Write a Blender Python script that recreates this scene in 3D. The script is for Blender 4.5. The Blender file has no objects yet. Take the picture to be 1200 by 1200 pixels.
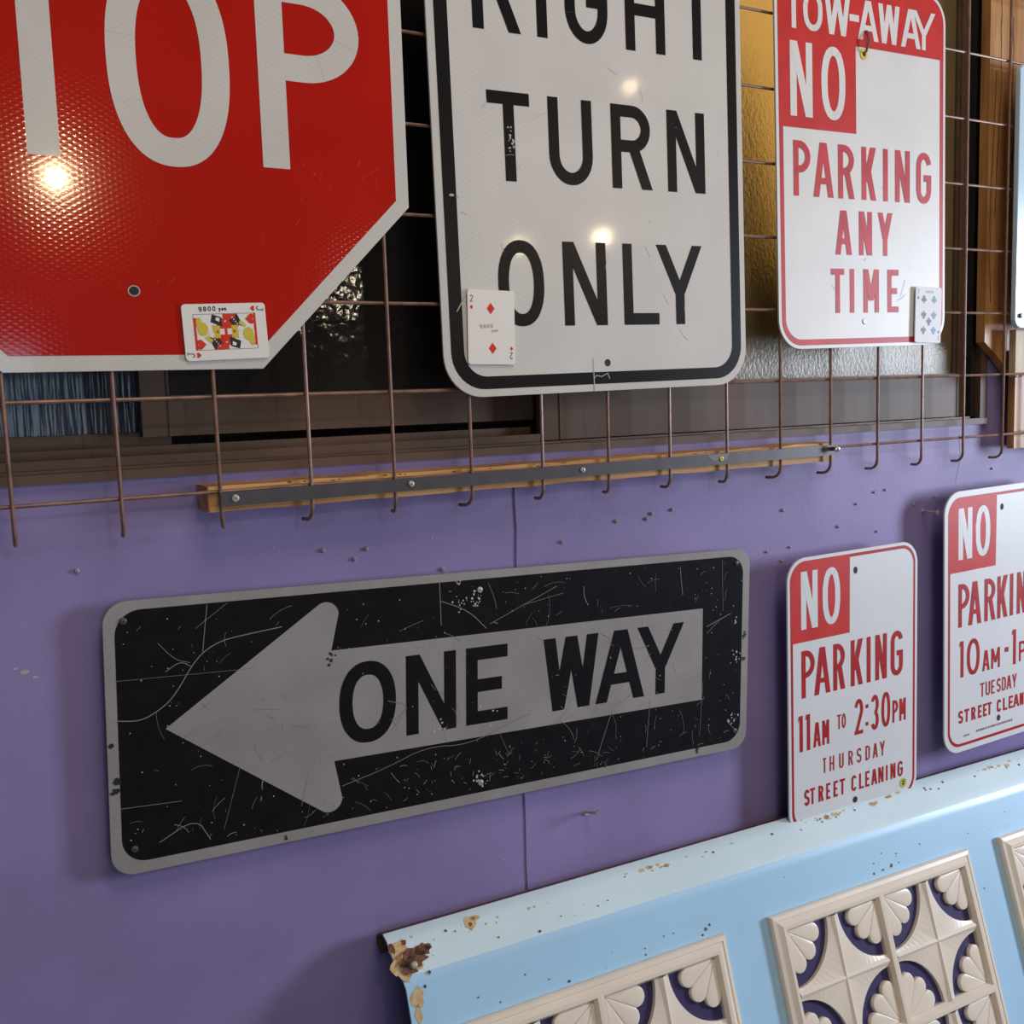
import bpy, math, random
from mathutils import Vector, Matrix

S = 0.1                      # one mesh cell of the wire grid = 0.1 m; geometry below is written in cells
sc = bpy.context.scene
COL = sc.collection
rnd = random.Random(7)
pi = math.pi

# ------------------------------------------------------------------ camera
cam_d = bpy.data.cameras.new('camera'); cam = bpy.data.objects.new('camera', cam_d); COL.objects.link(cam)
cam_d.sensor_width = 36; cam_d.lens = 36 * 1223.58 / 1200; cam_d.clip_start = 0.02
Rr = ((0.86695536, -0.49737511, -0.03172397), (-0.08338658, -0.08200284, -0.99313756), (0.49136045, 0.86365128, -0.11256721))
M = Matrix(((Rr[0][0], -Rr[1][0], -Rr[2][0]), (Rr[0][1], -Rr[1][1], -Rr[2][1]), (Rr[0][2], -Rr[1][2], -Rr[2][2])))
cam.matrix_world = Matrix.Translation(Vector((-0.77201643, -11.0912896, 0.93866455)) * S) @ M.to_4x4()
sc.camera = cam
sc.view_settings.view_transform = 'Standard'; sc.view_settings.look = 'None'
sc.view_settings.gamma = 1; sc.view_settings.exposure = -0.36
try: sc.view_settings.use_curve_mapping = False
except Exception: pass

# ------------------------------------------------------------------ world + lights
w = bpy.data.worlds.new('world'); sc.world = w; w.use_nodes = True
w.node_tree.nodes['Background'].inputs[0].default_value = (0.90, 0.78, 0.70, 1)
w.node_tree.nodes['Background'].inputs[1].default_value = 0.11

def area(name, loc, target, sx, sy, power, col):
    d = bpy.data.lights.new(name, 'AREA'); d.shape = 'RECTANGLE'; d.size = sx * S; d.size_y = sy * S
    d.energy = power; d.color = col
    o = bpy.data.objects.new(name, d); COL.objects.link(o)
    o.location = Vector(loc) * S
    o.rotation_euler = (Vector(target) - Vector(loc)).to_track_quat('-Z', 'Y').to_euler()
def bulb(name, loc, power, rad, col):
    d = bpy.data.lights.new(name, 'POINT'); d.energy = power; d.shadow_soft_size = rad * S; d.color = col
    o = bpy.data.objects.new(name, d); COL.objects.link(o); o.location = Vector(loc) * S
area('daylight_right', (38, -16, 1.5), (8, 0, -2), 6, 10, 112, (0.74, 0.84, 1.0))
area('warm_top_fill', (6, -17, 24), (8, 0, 0), 12, 12, 38, (1.0, 0.86, 0.74))  # overhead softbox added as a warm fill
area('window_behind', (-1, -27, -1), (2, 0, 0), 8, 8, 10, (0.62, 0.78, 1.0))
WARM = (1.0, 0.74, 0.42)
bulb('lamp_a', (3.3, -21.4, 7.35), 15, .15, WARM)
bulb('lamp_b', (18.2, -16.3, 5.65), 5.0, .22, WARM)
bulb('lamp_c', (15.7, -17.1, 5.4), 2.5, .22, WARM)
bulb('lamp_d', (11.4, -18.4, 4.25), 2.5, .3, (1.0, .85, .65))
bulb('lamp_e', (17.1, -13.2, 9.2), 1.2, .15, WARM)
area('lamp_behind_glass', (11.9, 2.5, 5.4), (10, .8, 4.6), 3.0, 5.0, 1.0, (1.0, .70, .30))

# ------------------------------------------------------------------ materials
def mat(name, col, rough=.5, metal=0, noise=0, nscale=20, ncol=None, bump=0, bscale=60, bstretch=(1, 1, 1), spec=.5, coat=0, nstretch=(1, 1, 1), ramp=(.35, .65)):
    m = bpy.data.materials.new(name); m.use_nodes = True
    nt = m.node_tree; b = nt.nodes['Principled BSDF']
    b.inputs['Base Color'].default_value = (*col, 1); b.inputs['Roughness'].default_value = rough
    b.inputs['Metallic'].default_value = metal
    b.inputs['Specular IOR Level'].default_value = spec
    if coat: b.inputs['Coat Weight'].default_value = coat; b.inputs['Coat Roughness'].default_value = .08
    tc = nt.nodes.new('ShaderNodeTexCoord')
    if noise:
        mp = nt.nodes.new('ShaderNodeMapping'); mp.inputs['Scale'].default_value = nstretch
        nt.links.new(tc.outputs['Object'], mp.inputs[0])
        n = nt.nodes.new('ShaderNodeTexNoise'); n.inputs['Scale'].default_value = nscale; n.inputs['Detail'].default_value = 6
        nt.links.new(mp.outputs[0], n.inputs['Vector'])
        r = nt.nodes.new('ShaderNodeValToRGB'); r.color_ramp.elements[0].position = ramp[0]; r.color_ramp.elements[1].position = ramp[1]
        c2 = ncol if ncol else tuple(c * (1 - noise) for c in col)
        r.color_ramp.elements[0].color = (*c2, 1); r.color_ramp.elements[1].color = (*col, 1)
        nt.links.new(n.outputs['Fac'], r.inputs[0]); nt.links.new(r.outputs[0], b.inputs['Base Color'])
    if bump:
        mp = nt.nodes.new('ShaderNodeMapping'); mp.inputs['Scale'].default_value = bstretch
        nt.links.new(tc.outputs['Object'], mp.inputs[0])
        n = nt.nodes.new('ShaderNodeTexNoise'); n.inputs['Scale'].default_value = bscale; n.inputs['Detail'].default_value = 3
        nt.links.new(mp.outputs[0], n.inputs['Vector'])
        bp = nt.nodes.new('ShaderNodeBump'); bp.inputs['Strength'].default_value = bump; bp.inputs['Distance'].default_value = .002
        nt.links.new(n.outputs['Fac'], bp.inputs['Height']); nt.links.new(bp.outputs[0], b.inputs['Normal'])
    return m
def sheeting(name, col, rough=.3, strength=.25, tint=0.0, spec=.35, coat=.35):
    """prismatic reflective sheeting: fine diamond embossing"""
    m = mat(name, col, rough, spec=spec); nt = m.node_tree; b = nt.nodes['Principled BSDF']
    tc = nt.nodes.new('ShaderNodeTexCoord'); prev = None; L = nt.links
    for a in (60, -60):
        mp = nt.nodes.new('ShaderNodeMapping'); mp.inputs['Rotation'].default_value = (0, math.radians(a), 0)
        L.new(tc.outputs['Object'], mp.inputs[0])
        wv = nt.nodes.new('ShaderNodeTexWave'); wv.inputs['Scale'].default_value = 62; wv.inputs['Distortion'].default_value = .15
        L.new(mp.outputs[0], wv.inputs[0])
        if prev is None: prev = wv.outputs['Fac']
        else:
            mu = nt.nodes.new('ShaderNodeMath'); mu.operation = 'MULTIPLY'; L.new(prev, mu.inputs[0]); L.new(wv.outputs['Fac'], mu.inputs[1]); prev = mu.outputs[0]
    bp = nt.nodes.new('ShaderNodeBump'); bp.inputs['Strength'].default_value = 1; bp.inputs['Distance'].default_value = strength * 1e-4
    L.new(prev, bp.inputs['Height']); L.new(bp.outputs[0], b.inputs['Normal']); b.inputs['Coat Roughness'].default_value = .035
    b.inputs['Coat Weight'].default_value = coat; b.inputs['Coat Roughness'].default_value = .07
    mx = nt.nodes.new('ShaderNodeMix'); mx.data_type = 'RGBA'
    mx.inputs['A'].default_value = (*[c * (1 - tint) for c in col], 1); mx.inputs['B'].default_value = (*col, 1)
    L.new(prev, mx.inputs['Factor'])
    # large soft mottling: greyish reflections put into the film colour
    n = nt.nodes.new('ShaderNodeTexNoise'); n.inputs['Scale'].default_value = 9; n.inputs['Detail'].default_value = 4
    L.new(tc.outputs['Object'], n.inputs['Vector'])
    m2 = nt.nodes.new('ShaderNodeMix'); m2.data_type = 'RGBA'; m2.blend_type = 'MULTIPLY'; m2.inputs['Factor'].default_value = .22
    L.new(mx.outputs['Result'], m2.inputs['A']); L.new(n.outputs['Fac'], m2.inputs['B'])
    L.new(m2.outputs['Result'], b.inputs['Base Color'])
    return m

MT = {}
MT['purple'] = mat('purple_paint', (.275, .22, .445), .5, noise=.16, nscale=6, bump=.12, bscale=160, spec=.3)
MT['red'] = sheeting('red_sheeting', (.50, .012, .006), .1, .45, coat=.35)
MT['white_sheet'] = sheeting('white_sheeting', (.70, .67, .62), .3, .22, .06)
MT['white_dia'] = sheeting('white_diamond_sheeting', (.74, .71, .67), .3, .08, .07)
MT['black_print'] = mat('black_print', (.010, .009, .010), .3, spec=.18, bump=.06, bscale=500)
MT['alu'] = mat('bare_aluminium', (.55, .55, .54), .35, metal=.9)
MT['white_enamel'] = mat('white_enamel', (.74, .73, .71), .4, noise=.06, nscale=14)
MT['white_cool'] = mat('white_enamel_daylit', (.70, .71, .73), .42, noise=.05, nscale=14)  # cool daylight on the lower signs is put into this white
MT['red_ink'] = mat('red_ink', (.60, .035, .03), .42, spec=.25, noise=.15, nscale=30)
MT['rose_ink'] = mat('rose_red_ink', (.60, .055, .065), .42, spec=.25, noise=.22, nscale=25)  # slightly pinker than red_ink
MT['dark_red_ink'] = mat('dark_red_ink', (.46, .018, .022), .42, spec=.25, noise=.2, nscale=60)
MT['grey_film'] = mat('worn_grey_film', (.31, .285, .275), .42, noise=.16, nscale=12, bump=.1, bscale=250)
MT['black_worn'] = mat('scuffed_black', (.007, .007, .009), .6, noise=1, nscale=38, ncol=(.010, .010, .012), bump=.15, bscale=120, spec=.06)
MT['scratch'] = mat('scratch_grey', (.20, .18, .16), .6)
MT['scratch_light'] = mat('scratch_light', (.42, .40, .36), .6)
MT['scratch_red'] = mat('scratch_red', (.58, .05, .03), .5)
MT['wire'] = mat('rusty_wire', (.30, .165, .12), .42, metal=.2, noise=.45, nscale=40)
MT['wood'] = mat('batten_wood', (.62, .33, .11), .55, noise=.5, nscale=14, nstretch=(.6, 4, 9), ncol=(.34, .15, .045), bump=.4, bscale=50, bstretch=(.3, 3, 6), ramp=(.3, .6))
MT['post_wood'] = mat('varnished_post_wood', (.50, .255, .085), .45, noise=.6, nscale=9, nstretch=(6, 6, .5), ncol=(.30, .115, .028), bump=.4, bscale=30, bstretch=(5, 5, .4), ramp=(.3, .62))
MT['strap'] = mat('dark_steel_strap', (.085, .08, .088), .42, metal=.3, noise=.2, nscale=30)
MT['strap_worn'] = mat('worn_strap_steel', (.13, .125, .13), .45, metal=.2)
MT['screw'] = mat('worn_screw', (.62, .55, .48), .4, metal=.2, noise=.5, nscale=300)
MT['dark'] = mat('dark_recess', (.01, .009, .01), .7)
MT['bright'] = mat('bright_zinc', (.75, .76, .78), .25, metal=.85)
MT['bronze'] = mat('bronze_aluminium', (.125, .072, .045), .5, noise=.18, nscale=5, bump=.05, bscale=80, spec=.3)
MT['bronze_dk'] = mat('dusty_bronze_track', (.115, .068, .045), .5, metal=.2, noise=.3, nscale=12, nstretch=(.4, 3, 3))
MT['groove'] = mat('dark_groove', (.02, .014, .011), .7)  # much darker than the bronze rails beside it
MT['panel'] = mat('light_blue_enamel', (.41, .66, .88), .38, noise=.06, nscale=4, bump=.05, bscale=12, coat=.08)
MT['band'] = mat('light_blue_enamel_lit', (.64, .80, .87), .4, noise=.08, nscale=5, bump=.05, bscale=12, coat=.08)  # paler copy of the panel enamel; light on the upturned band in its colour
MT['rust'] = mat('brown_rust', (.20, .085, .05), .75, noise=.6, nscale=160, bump=.8, bscale=200)
MT['rust_edge'] = mat('ochre_rust', (.55, .30, .10), .7, noise=.5, nscale=130, ncol=(.62, .50, .30))
MT['cream'] = mat('cream_plastic', (.82, .72, .60), .32, noise=.07, nscale=10)
MT['navy'] = mat('navy_recess', (.045, .035, .115), .35)  # dark of the through holes painted as a navy sheet
MT['card'] = mat('card_stock', (.80, .765, .72), .3)
MT['card_cool'] = mat('card_stock_cool', (.76, .76, .79), .5, spec=.25)
MT['c_red'] = mat('card_red', (.66, .045, .03), .35, spec=.2)
MT['c_black'] = mat('card_black', (.03, .03, .035), .4, spec=.2)
MT['c_grey'] = mat('card_grey', (.09, .09, .10), .4, spec=.2)
MT['c_faint'] = mat('card_faint_stamp', (.42, .38, .38), .4, spec=.2)
MT['c_blue'] = mat('card_blue_grey', (.13, .24, .33), .4, spec=.2)
MT['c_yellow'] = mat('card_yellow', (.62, .50, .06), .35, spec=.2)
MT['yellow'] = mat('yellow_sticker', (.55, .50, .05), .4)
MT['brass'] = mat('yellow_washer', (.75, .60, .12), .35)
MT['skyblue'] = mat('pale_blue_lacquer', (.55, .72, .85), .2)
MT['paleblock'] = mat('pale_cut_wood', (.66, .52, .34), .6, noise=.25, nscale=30, nstretch=(3, 3, .5))
MT['floor'] = mat('dark_concrete', (.16, .145, .14), .7, noise=.3, nscale=5)

def glassmat(name, col, rough, trans, bump, scale, stretch=(1, 1, 1), dist=.004, voro=False):
    m = bpy.data.materials.new(name); m.use_nodes = True; nt = m.node_tree; b = nt.nodes['Principled BSDF']; L = nt.links
    b.inputs['Base Color'].default_value = (*col, 1); b.inputs['Roughness'].default_value = rough
    b.inputs['Specular IOR Level'].default_value = .4
    b.inputs['Transmission Weight'].default_value = trans; b.inputs['IOR'].default_value = 1.5
    tc = nt.nodes.new('ShaderNodeTexCoord'); mp = nt.nodes.new('ShaderNodeMapping'); mp.inputs['Scale'].default_value = stretch
    L.new(tc.outputs['Object'], mp.inputs[0])
    if voro:
        n = nt.nodes.new('ShaderNodeTexVoronoi'); n.feature = 'SMOOTH_F1'; n.inputs['Scale'].default_value = scale; out = n.outputs['Distance']
    else:
        n = nt.nodes.new('ShaderNodeTexNoise'); n.inputs['Scale'].default_value = scale; n.inputs['Detail'].default_value = 2.5; out = n.outputs['Fac']
    L.new(mp.outputs[0], n.inputs['Vector'])
    bp = nt.nodes.new('ShaderNodeBump'); bp.inputs['Strength'].default_value = bump; bp.inputs['Distance'].default_value = dist
    L.new(out, bp.inputs['Height']); L.new(bp.outputs[0], b.inputs['Normal'])
    return m
MT['glass_frost'] = glassmat('pebbled_glass_gold_glow', (.62, .47, .24), .34, .8, 1.0, 260, (1, 1, .7), dist=.0008)  # gold of the warm backlight is put into the glass colour too
MT['glass_olive'] = glassmat('golden_pebbled_glass_edge', (.10, .085, .045), .3, .2, .6, 75)
MT['glass_dark'] = glassmat('dark_rippled_glass', (.05, .045, .04), .08, .5, .22, 45)
MT['glass_blue_reflect'] = glassmat('dark_streaked_glass', (.045, .055, .08), .2, .3, 1.0, 40, (2.6, 2.6, .2), dist=.0016)  # bluish reflection is put into the glass colour
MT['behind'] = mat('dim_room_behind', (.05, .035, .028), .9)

# ------------------------------------------------------------------ mesh helpers
class MB:
    def __init__(s): s.v = []; s.f = []
    def add(s, vs, fs):
        o = len(s.v); s.v += [tuple(p) for p in vs]; s.f += [tuple(i + o for i in f) for f in fs]; return s
    def box(s, x0, x1, y0, y1, z0, z1):
        return s.add([(x0, y0, z0), (x1, y0, z0), (x1, y1, z0), (x0, y1, z0), (x0, y0, z1), (x1, y0, z1), (x1, y1, z1), (x0, y1, z1)],
                     [(0, 3, 2, 1), (4, 5, 6, 7), (0, 1, 5, 4), (1, 2, 6, 5), (2, 3, 7, 6), (3, 0, 4, 7)])
    def prism(s, pts, y0, y1, inset=0):
        """outline in (x,z); y0 front, y1 back; optional bevel at the front"""
        n = len(pts); cx = sum(p[0] for p in pts) / n; cz = sum(p[1] for p in pts) / n
        fr = pts
        if inset:
            fr = [(p[0] + (cx - p[0]) * min(.9, inset / max(1e-6, math.hypot(p[0] - cx, p[1] - cz))), p[1] + (cz - p[1]) * min(.9, inset / max(1e-6, math.hypot(p[0] - cx, p[1] - cz)))) for p in pts]
        vs = [(p[0], y0, p[1]) for p in fr]
        fs = [tuple(range(n))]
        if inset:
            vs += [(p[0], y0 + inset * .8, p[1]) for p in pts]; m = n
        else: m = 0
        vs += [(p[0], y1, p[1]) for p in pts]; b = len(vs) - n
        fs.append(tuple(range(b + n - 1, b - 1, -1)))
        if inset:
            for i in range(n): j = (i + 1) % n; fs.append((i, m + i, m + j, j))
        for i in range(n): j = (i + 1) % n; fs.append((m + i, b + i, b + j, m + j))
        return s.add(vs, fs)
    def flat(s, pts, y):
        pts = ccw(pts); s.k = getattr(s, 'k', 0) + 1; y -= .00025 * (s.k % 7)
        return s.add([(p[0], y, p[1]) for p in pts], [tuple(range(len(pts)))])
    def ring(s, a, b, y, y1=None):
        n = len(a)
        if y1 is None:
            return s.add([(p[0], y, p[1]) for p in a] + [(p[0], y, p[1]) for p in b], [(i, (i + 1) % n, n + (i + 1) % n, n + i) for i in range(n)])
        vs = [(p[0], yy, p[1]) for yy, L in ((y, a), (y, b), (y1, a), (y1, b)) for p in L]; fs = []
        for i in range(n):
            j = (i + 1) % n
            fs += [(i, j, n + j, n + i), (2 * n + j, 2 * n + i, 3 * n + i, 3 * n + j), (j, i, 2 * n + i, 2 * n + j), (n + i, n + j, 3 * n + j, 3 * n + i)]
        return s.add(vs, fs)
    def tube(s, pts, r, n=8, caps=True):
        pts = [Vector(p) for p in pts]; rings = []
        up = None
        for i, p in enumerate(pts):
            d = (pts[min(i + 1, len(pts) - 1)] - pts[max(i - 1, 0)]).normalized()
            if up is None: up = Vector((0, 0, 1)) if abs(d.z) < .9 else Vector((1, 0, 0))
            a = d.cross(up).normalized(); b = a.cross(d).normalized(); up = b
            rr = r[i] if isinstance(r, (list, tuple)) else r
            rings.append([p + (a * math.cos(2 * pi * k / n) + b * math.sin(2 * pi * k / n)) * rr for k in range(n)])
        vs = [v for R_ in rings for v in R_]; fs = []
        for i in range(len(rings) - 1):
            for k in range(n):
                k2 = (k + 1) % n; fs.append((i * n + k, (i + 1) * n + k, (i + 1) * n + k2, i * n + k2))
        if caps: fs += [tuple(range(n)), tuple(range(len(vs) - 1, len(vs) - n - 1, -1))]
        return s.add(vs, fs)
    def build(s, name, m, parent=None, smooth=False, loc=None, rot=None):
        me = bpy.data.meshes.new(name); me.from_pydata([(x * S, y * S, z * S) for x, y, z in s.v], [], s.f); me.update()
        me.materials.append(MT[m] if isinstance(m, str) else m)
        if smooth:
            for p in me.polygons: p.use_smooth = True
            try: me.set_sharp_from_angle(angle=math.radians(40))
            except Exception: pass
        o = bpy.data.objects.new(name, me); COL.objects.link(o)
        if parent is not None: o.parent = parent
        if loc: o.location = Vector(loc) * S
        if rot: o.rotation_euler = rot
        return o
def empty(name, loc=(0, 0, 0), rot=(0, 0, 0), parent=None):
    o = bpy.data.objects.new(name, None); COL.objects.link(o); o.location = Vector(loc) * S; o.rotation_euler = rot
    o.empty_display_size = .02
    if parent is not None: o.parent = parent
    return o
def tag(o, label=None, cat=None, group=None, kind=None):
    for k, v in (('label', label), ('category', cat), ('group', group), ('kind', kind)):
        if v: o[k] = v
    return o
def copy(o, loc=None, parent=None):
    c = o.copy(); COL.objects.link(c)
    if parent is not None: c.parent = parent
    if loc is not None: c.location = Vector(loc) * S
    return c
def rrect(x0, x1, z0, z1, r, n=10):
    p = []
    for cx, cz, a in ((x1 - r, z0 + r, -90), (x1 - r, z1 - r, 0), (x0 + r, z1 - r, 90), (x0 + r, z0 + r, 180)):
        for k in range(n + 1):
            t = math.radians(a + 90 * k / n); p.append((cx + r * math.cos(t), cz + r * math.sin(t)))
    return p
def circ(cx, cz, r, n=16, rz=None): return [(cx + r * math.cos(2 * pi * k / n), cz + (rz or r) * math.sin(2 * pi * k / n)) for k in range(n)]

# ------------------------------------------------------------------ highway style glyphs
def arc(cx, cz, rx, rz, a0, a1, n=18, e=2.0):
    o = []
    for k in range(n + 1):
        t = math.radians(a0 + (a1 - a0) * k / n); c, s_ = math.cos(t), math.sin(t)
        o.append((cx + rx * math.copysign(abs(c) ** (2 / e), c), cz + rz * math.copysign(abs(s_) ** (2 / e), s_)))
    return o
def ribbon(pts, t, closed=False):
    n = len(pts); L = []; Rg = []
    for i in range(n):
        if closed: a, b = pts[i - 1], pts[(i + 1) % n]
        else: a, b = pts[max(i - 1, 0)], pts[min(i + 1, n - 1)]
        p = pts[i]
        d1 = Vector((p[0] - a[0], p[1] - a[1])); d2 = Vector((b[0] - p[0], b[1] - p[1]))
        if d1.length < 1e-9: d1 = d2
        if d2.length < 1e-9: d2 = d1
        d1.normalize(); d2.normalize(); m = d1 + d2
        if m.length < 1e-6: m = d1
        m.normalize(); nn = Vector((-m.y, m.x)); k = max(.5, nn.dot(Vector((-d1.y, d1.x)))); h = t / 2 / k
        L.append((p[0] + nn.x * h, p[1] + nn.y * h)); Rg.append((p[0] - nn.x * h, p[1] - nn.y * h))
    q = []
    for i in range(n if closed else n - 1):
        j = (i + 1) % n; q.append([Rg[i], Rg[j], L[j], L[i]])
    return q
def ccw(q):
    a = sum(q[i - 1][0] * q[i][1] - q[i][0] * q[i - 1][1] for i in range(len(q)))
    return q if a > 0 else q[::-1]
def glyph(ch, x0, x1, z0, z1, t):
    h = z1 - z0; w_ = x1 - x0; cx = (x0 + x1) / 2; cz = (z0 + z1) / 2; q = []
    H = t / 2
    def bx(a, b, c, d): q.append([(a, c), (b, c), (b, d), (a, d)])
    def dg(xa, za, xb, zb, tw): q.append([(xa - tw / 2, za), (xa + tw / 2, za), (xb + tw / 2, zb), (xb - tw / 2, zb)])
    def rb(p, closed=False): q.extend(ribbon(p, t, closed))
    tw = t * 1.12
    def bowl(zb):
        r = (z1 - zb - t) / 2; rx = min(r * 1.0, w_ - t * 1.2); rx = min(rx, (w_ - t) * .8)
        c = x1 - H - rx
        rb([(x0 + t * .5, z1 - H), (c, z1 - H)] + arc(c, (z1 + zb) / 2, rx, r, 90, -90, 16)[1:] + [(x0 + t * .5, zb + H)])
    if ch in 'O0': rb(arc(cx, cz, w_ / 2 - H, h / 2 - H, 0, 360, 56, 2.25)[:-1], True)
    elif ch in 'Il': bx(cx - H, cx + H, z0, z1)
    elif ch == 'T': bx(x0, x1, z1 - t * 1.0, z1); bx(cx - H, cx + H, z0, z1 - t)
    elif ch == 'L': bx(x0, x0 + t, z0, z1); bx(x0 + t, x1, z0, z0 + t)
    elif ch == 'E': bx(x0, x0 + t, z0, z1); bx(x0 + t, x1, z0, z0 + t); bx(x0 + t, x1, z1 - t, z1); bx(x0 + t, x1 - w_ * .14, cz - H, cz + H)
    elif ch == 'H': bx(x0, x0 + t, z0, z1); bx(x1 - t, x1, z0, z1); bx(x0 + t, x1 - t, cz - H, cz + H)
    elif ch == 'N': bx(x0, x0 + t, z0, z1); bx(x1 - t, x1, z0, z1); dg(x1 - tw / 2, z0, x0 + tw / 2, z1, tw)
    elif ch == 'M':
        bx(x0, x0 + t, z0, z1); bx(x1 - t, x1, z0, z1); zm = z0 + h * .28
        dg(cx, zm, x0 + tw / 2, z1, tw); dg(cx, zm, x1 - tw / 2, z1, tw)
    elif ch == 'W':
        a = x0 + w_ * .27; b = x1 - w_ * .27
        dg(a, z0, x0 + tw / 2, z1, tw); dg(a, z0, cx, z1, tw); dg(b, z0, cx, z1, tw); dg(b, z0, x1 - tw / 2, z1, tw)
    elif ch == 'A':
        dg(x0 + tw / 2, z0, cx - t * .12, z1, tw); dg(x1 - tw / 2, z0, cx + t * .12, z1, tw)
        zz = z0 + h * .24; k = .24 + t * .5 / h; xi = x0 + tw / 2 + (cx - x0 - tw / 2) * k
        bx(xi, x1 - (xi - x0), zz, zz + t * .9)
    elif ch == 'V': dg(cx, z0, x0 + tw / 2, z1, tw); dg(cx, z0, x1 - tw / 2, z1, tw)
    elif ch == 'Y': zz = z0 + h * .42; bx(cx - H, cx + H, z0, zz); dg(cx, zz - H * .4, x0 + tw / 2, z1, tw); dg(cx, zz - H * .4, x1 - tw / 2, z1, tw)
    elif ch == 'K':
        bx(x0, x0 + t, z0, z1); dg(x0 + t * .9, z0 + h * .34, x1 - tw * .55, z1, tw * 1.1)
        dg(x1 - tw / 2, z0, x0 + t * .5 + (w_ - t) * .42, z0 + h * .58, tw)
    elif ch == 'P': bx(x0, x0 + t, z0, z1); bowl(z0 + h * .42)
    elif ch == 'R':
        bx(x0, x0 + t, z0, z1); zb = z0 + h * .44; bowl(zb); dg(x1 - tw / 2 + w_ * .03, z0, x0 + w_ * .56, zb + t * .4, tw)
    elif ch == 'D':
        bx(x0, x0 + t, z0, z1); r = min(h / 2 - H, (w_ - t)); c = x1 - H - r * .8
        rb([(x0 + H, z1 - H), (c, z1 - H)] + arc(c, z1 - H - r * .6, r * .8, r * .6, 90, 0, 10)[1:] + arc(c, z0 + H + r * .6, r * .8, r * .6, 0, -90, 10) + [(x0 + H, z0 + H)])
    elif ch == 'U':
        rz = min((w_ / 2 - H) * 1.15, h / 2)
        rb([(x0 + H, z1)] + arc(cx, z0 + H + rz, w_ / 2 - H, rz, 180, 360, 22) + [(x1 - H, z1)])
    elif ch in 'CG':
        rx = w_ / 2 - H; ra = min(rx * 1.35, h / 2 - H)
        p = arc(cx, z1 - H - ra, rx, ra, 12, 180, 18) + arc(cx, z0 + H + ra, rx, ra, 180, 348 if ch == 'C' else 360, 18)
        if ch == 'G': p += [(x1 - H, cz - H + h * .02)]
        rb(p)
        if ch == 'G': bx(cx + w_ * .0, x1, cz - H, cz + H)
    elif ch == 'S':
        r1 = (h - t) * .25; rx = w_ / 2 - H
        rb(arc(cx, z1 - H - r1, rx, r1, 15, 240, 16) + arc(cx, z0 + H + r1, rx, r1, 60, -165, 16))
    elif ch == '2':
        r1 = (h - t) * .27; rx = w_ / 2 - H
        rb(arc(cx, z1 - H - r1, rx, r1, 165, -25, 14) + [(x0 + H * 1.2, z0 + H)]); bx(x0, x1, z0, z0 + t)
    elif ch == '3':
        r1 = (h - t) * .25; rx = w_ / 2 - H
        rb(arc(cx, z1 - H - r1, rx, r1, 155, -90, 14)); rb(arc(cx, z0 + H + r1, rx, r1, 90, -155, 14))
    elif ch == '8':
        r1 = (h - t) * .25; rx = w_ / 2 - H
        rb(arc(cx, z1 - H - r1, rx * .9, r1, 0, 360, 20)[:-1], True); rb(arc(cx, z0 + H + r1, rx, r1, 0, 360, 20)[:-1], True)
    elif ch == '9':
        r1 = (h - t) * .28; rx = w_ / 2 - H
        rb(arc(cx, z1 - H - r1, rx, r1, 0, 360, 20)[:-1], True); rb([(x1 - H, z1 - H - r1)] + arc(cx, z0 + H + r1, rx, r1, 0, -160, 12))
    elif ch == '7': bx(x0, x1, z1 - t, z1); dg(x0 + w_ * .3, z0, x1 - tw / 2, z1 - t, tw)
    elif ch == '1': bx(x1 - t, x1, z0, z1); q.append([(x0, z1 - h * .16), (x1 - t, z1 - h * .09), (x1 - t, z1), (x1 - t * 1.2, z1)])
    elif ch == 'J': rb([(x1 - H, z1), (x1 - H, z0 + w_ / 2)] + arc(cx, z0 + w_ / 2, w_ / 2 - H, w_ / 2 - H, 0, -180, 10))
    elif ch == ':': bx(cx - H, cx + H, z0 + h * .18, z0 + h * .18 + t); bx(cx - H, cx + H, z0 + h * .68, z0 + h * .68 + t)
    elif ch == '-': bx(x0, x1, z0 + h * .42, z0 + h * .42 + t * 1.1)
    elif ch == 'y': dg(cx, z0, x0 + tw / 2, z1, tw); dg(x0 + w_ * .3, z0 - h * .4, x1 - tw / 2, z1, tw)
    elif ch == 'e': rb(arc(cx, cz, w_ / 2 - H, h / 2 - H, 0, 320, 14)); bx(x0, x1, cz - H * .7, cz + H * .7)
    elif ch == 'n': bx(x0, x0 + t, z0, z1); rb(arc(cx, z1 - H - h * .3, w_ / 2 - H, h * .3, 180, 0, 8) + [(x1 - H, z0)])
    return q
def text(parent, chars, spans, z0, z1, t, m, y, name='lettering'):
    mb = MB()
    for ch, (a, b) in zip(chars, spans):
        for i, q in enumerate(glyph(ch, a, b, z0, z1, t)): mb.flat(ccw(q), y - .0004 * (i % 5))
    return mb.build(name, m, parent)
def spread(chars, x0, x1, gap=.25):
    n = len(chars); p = (x1 - x0) / (n + gap * (n - 1)); return [(x0 + i * p * (1 + gap), x0 + i * p * (1 + gap) + p) for i in range(n)]
def smooth(p, n=2):
    for _ in range(n):
        o = [p[0]]
        for a, b in zip(p[:-1], p[1:]): o += [(a[0] * .75 + b[0] * .25, a[1] * .75 + b[1] * .25), (a[0] * .25 + b[0] * .75, a[1] * .25 + b[1] * .75)]
        p = o + [p[-1]]
    return p
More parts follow.
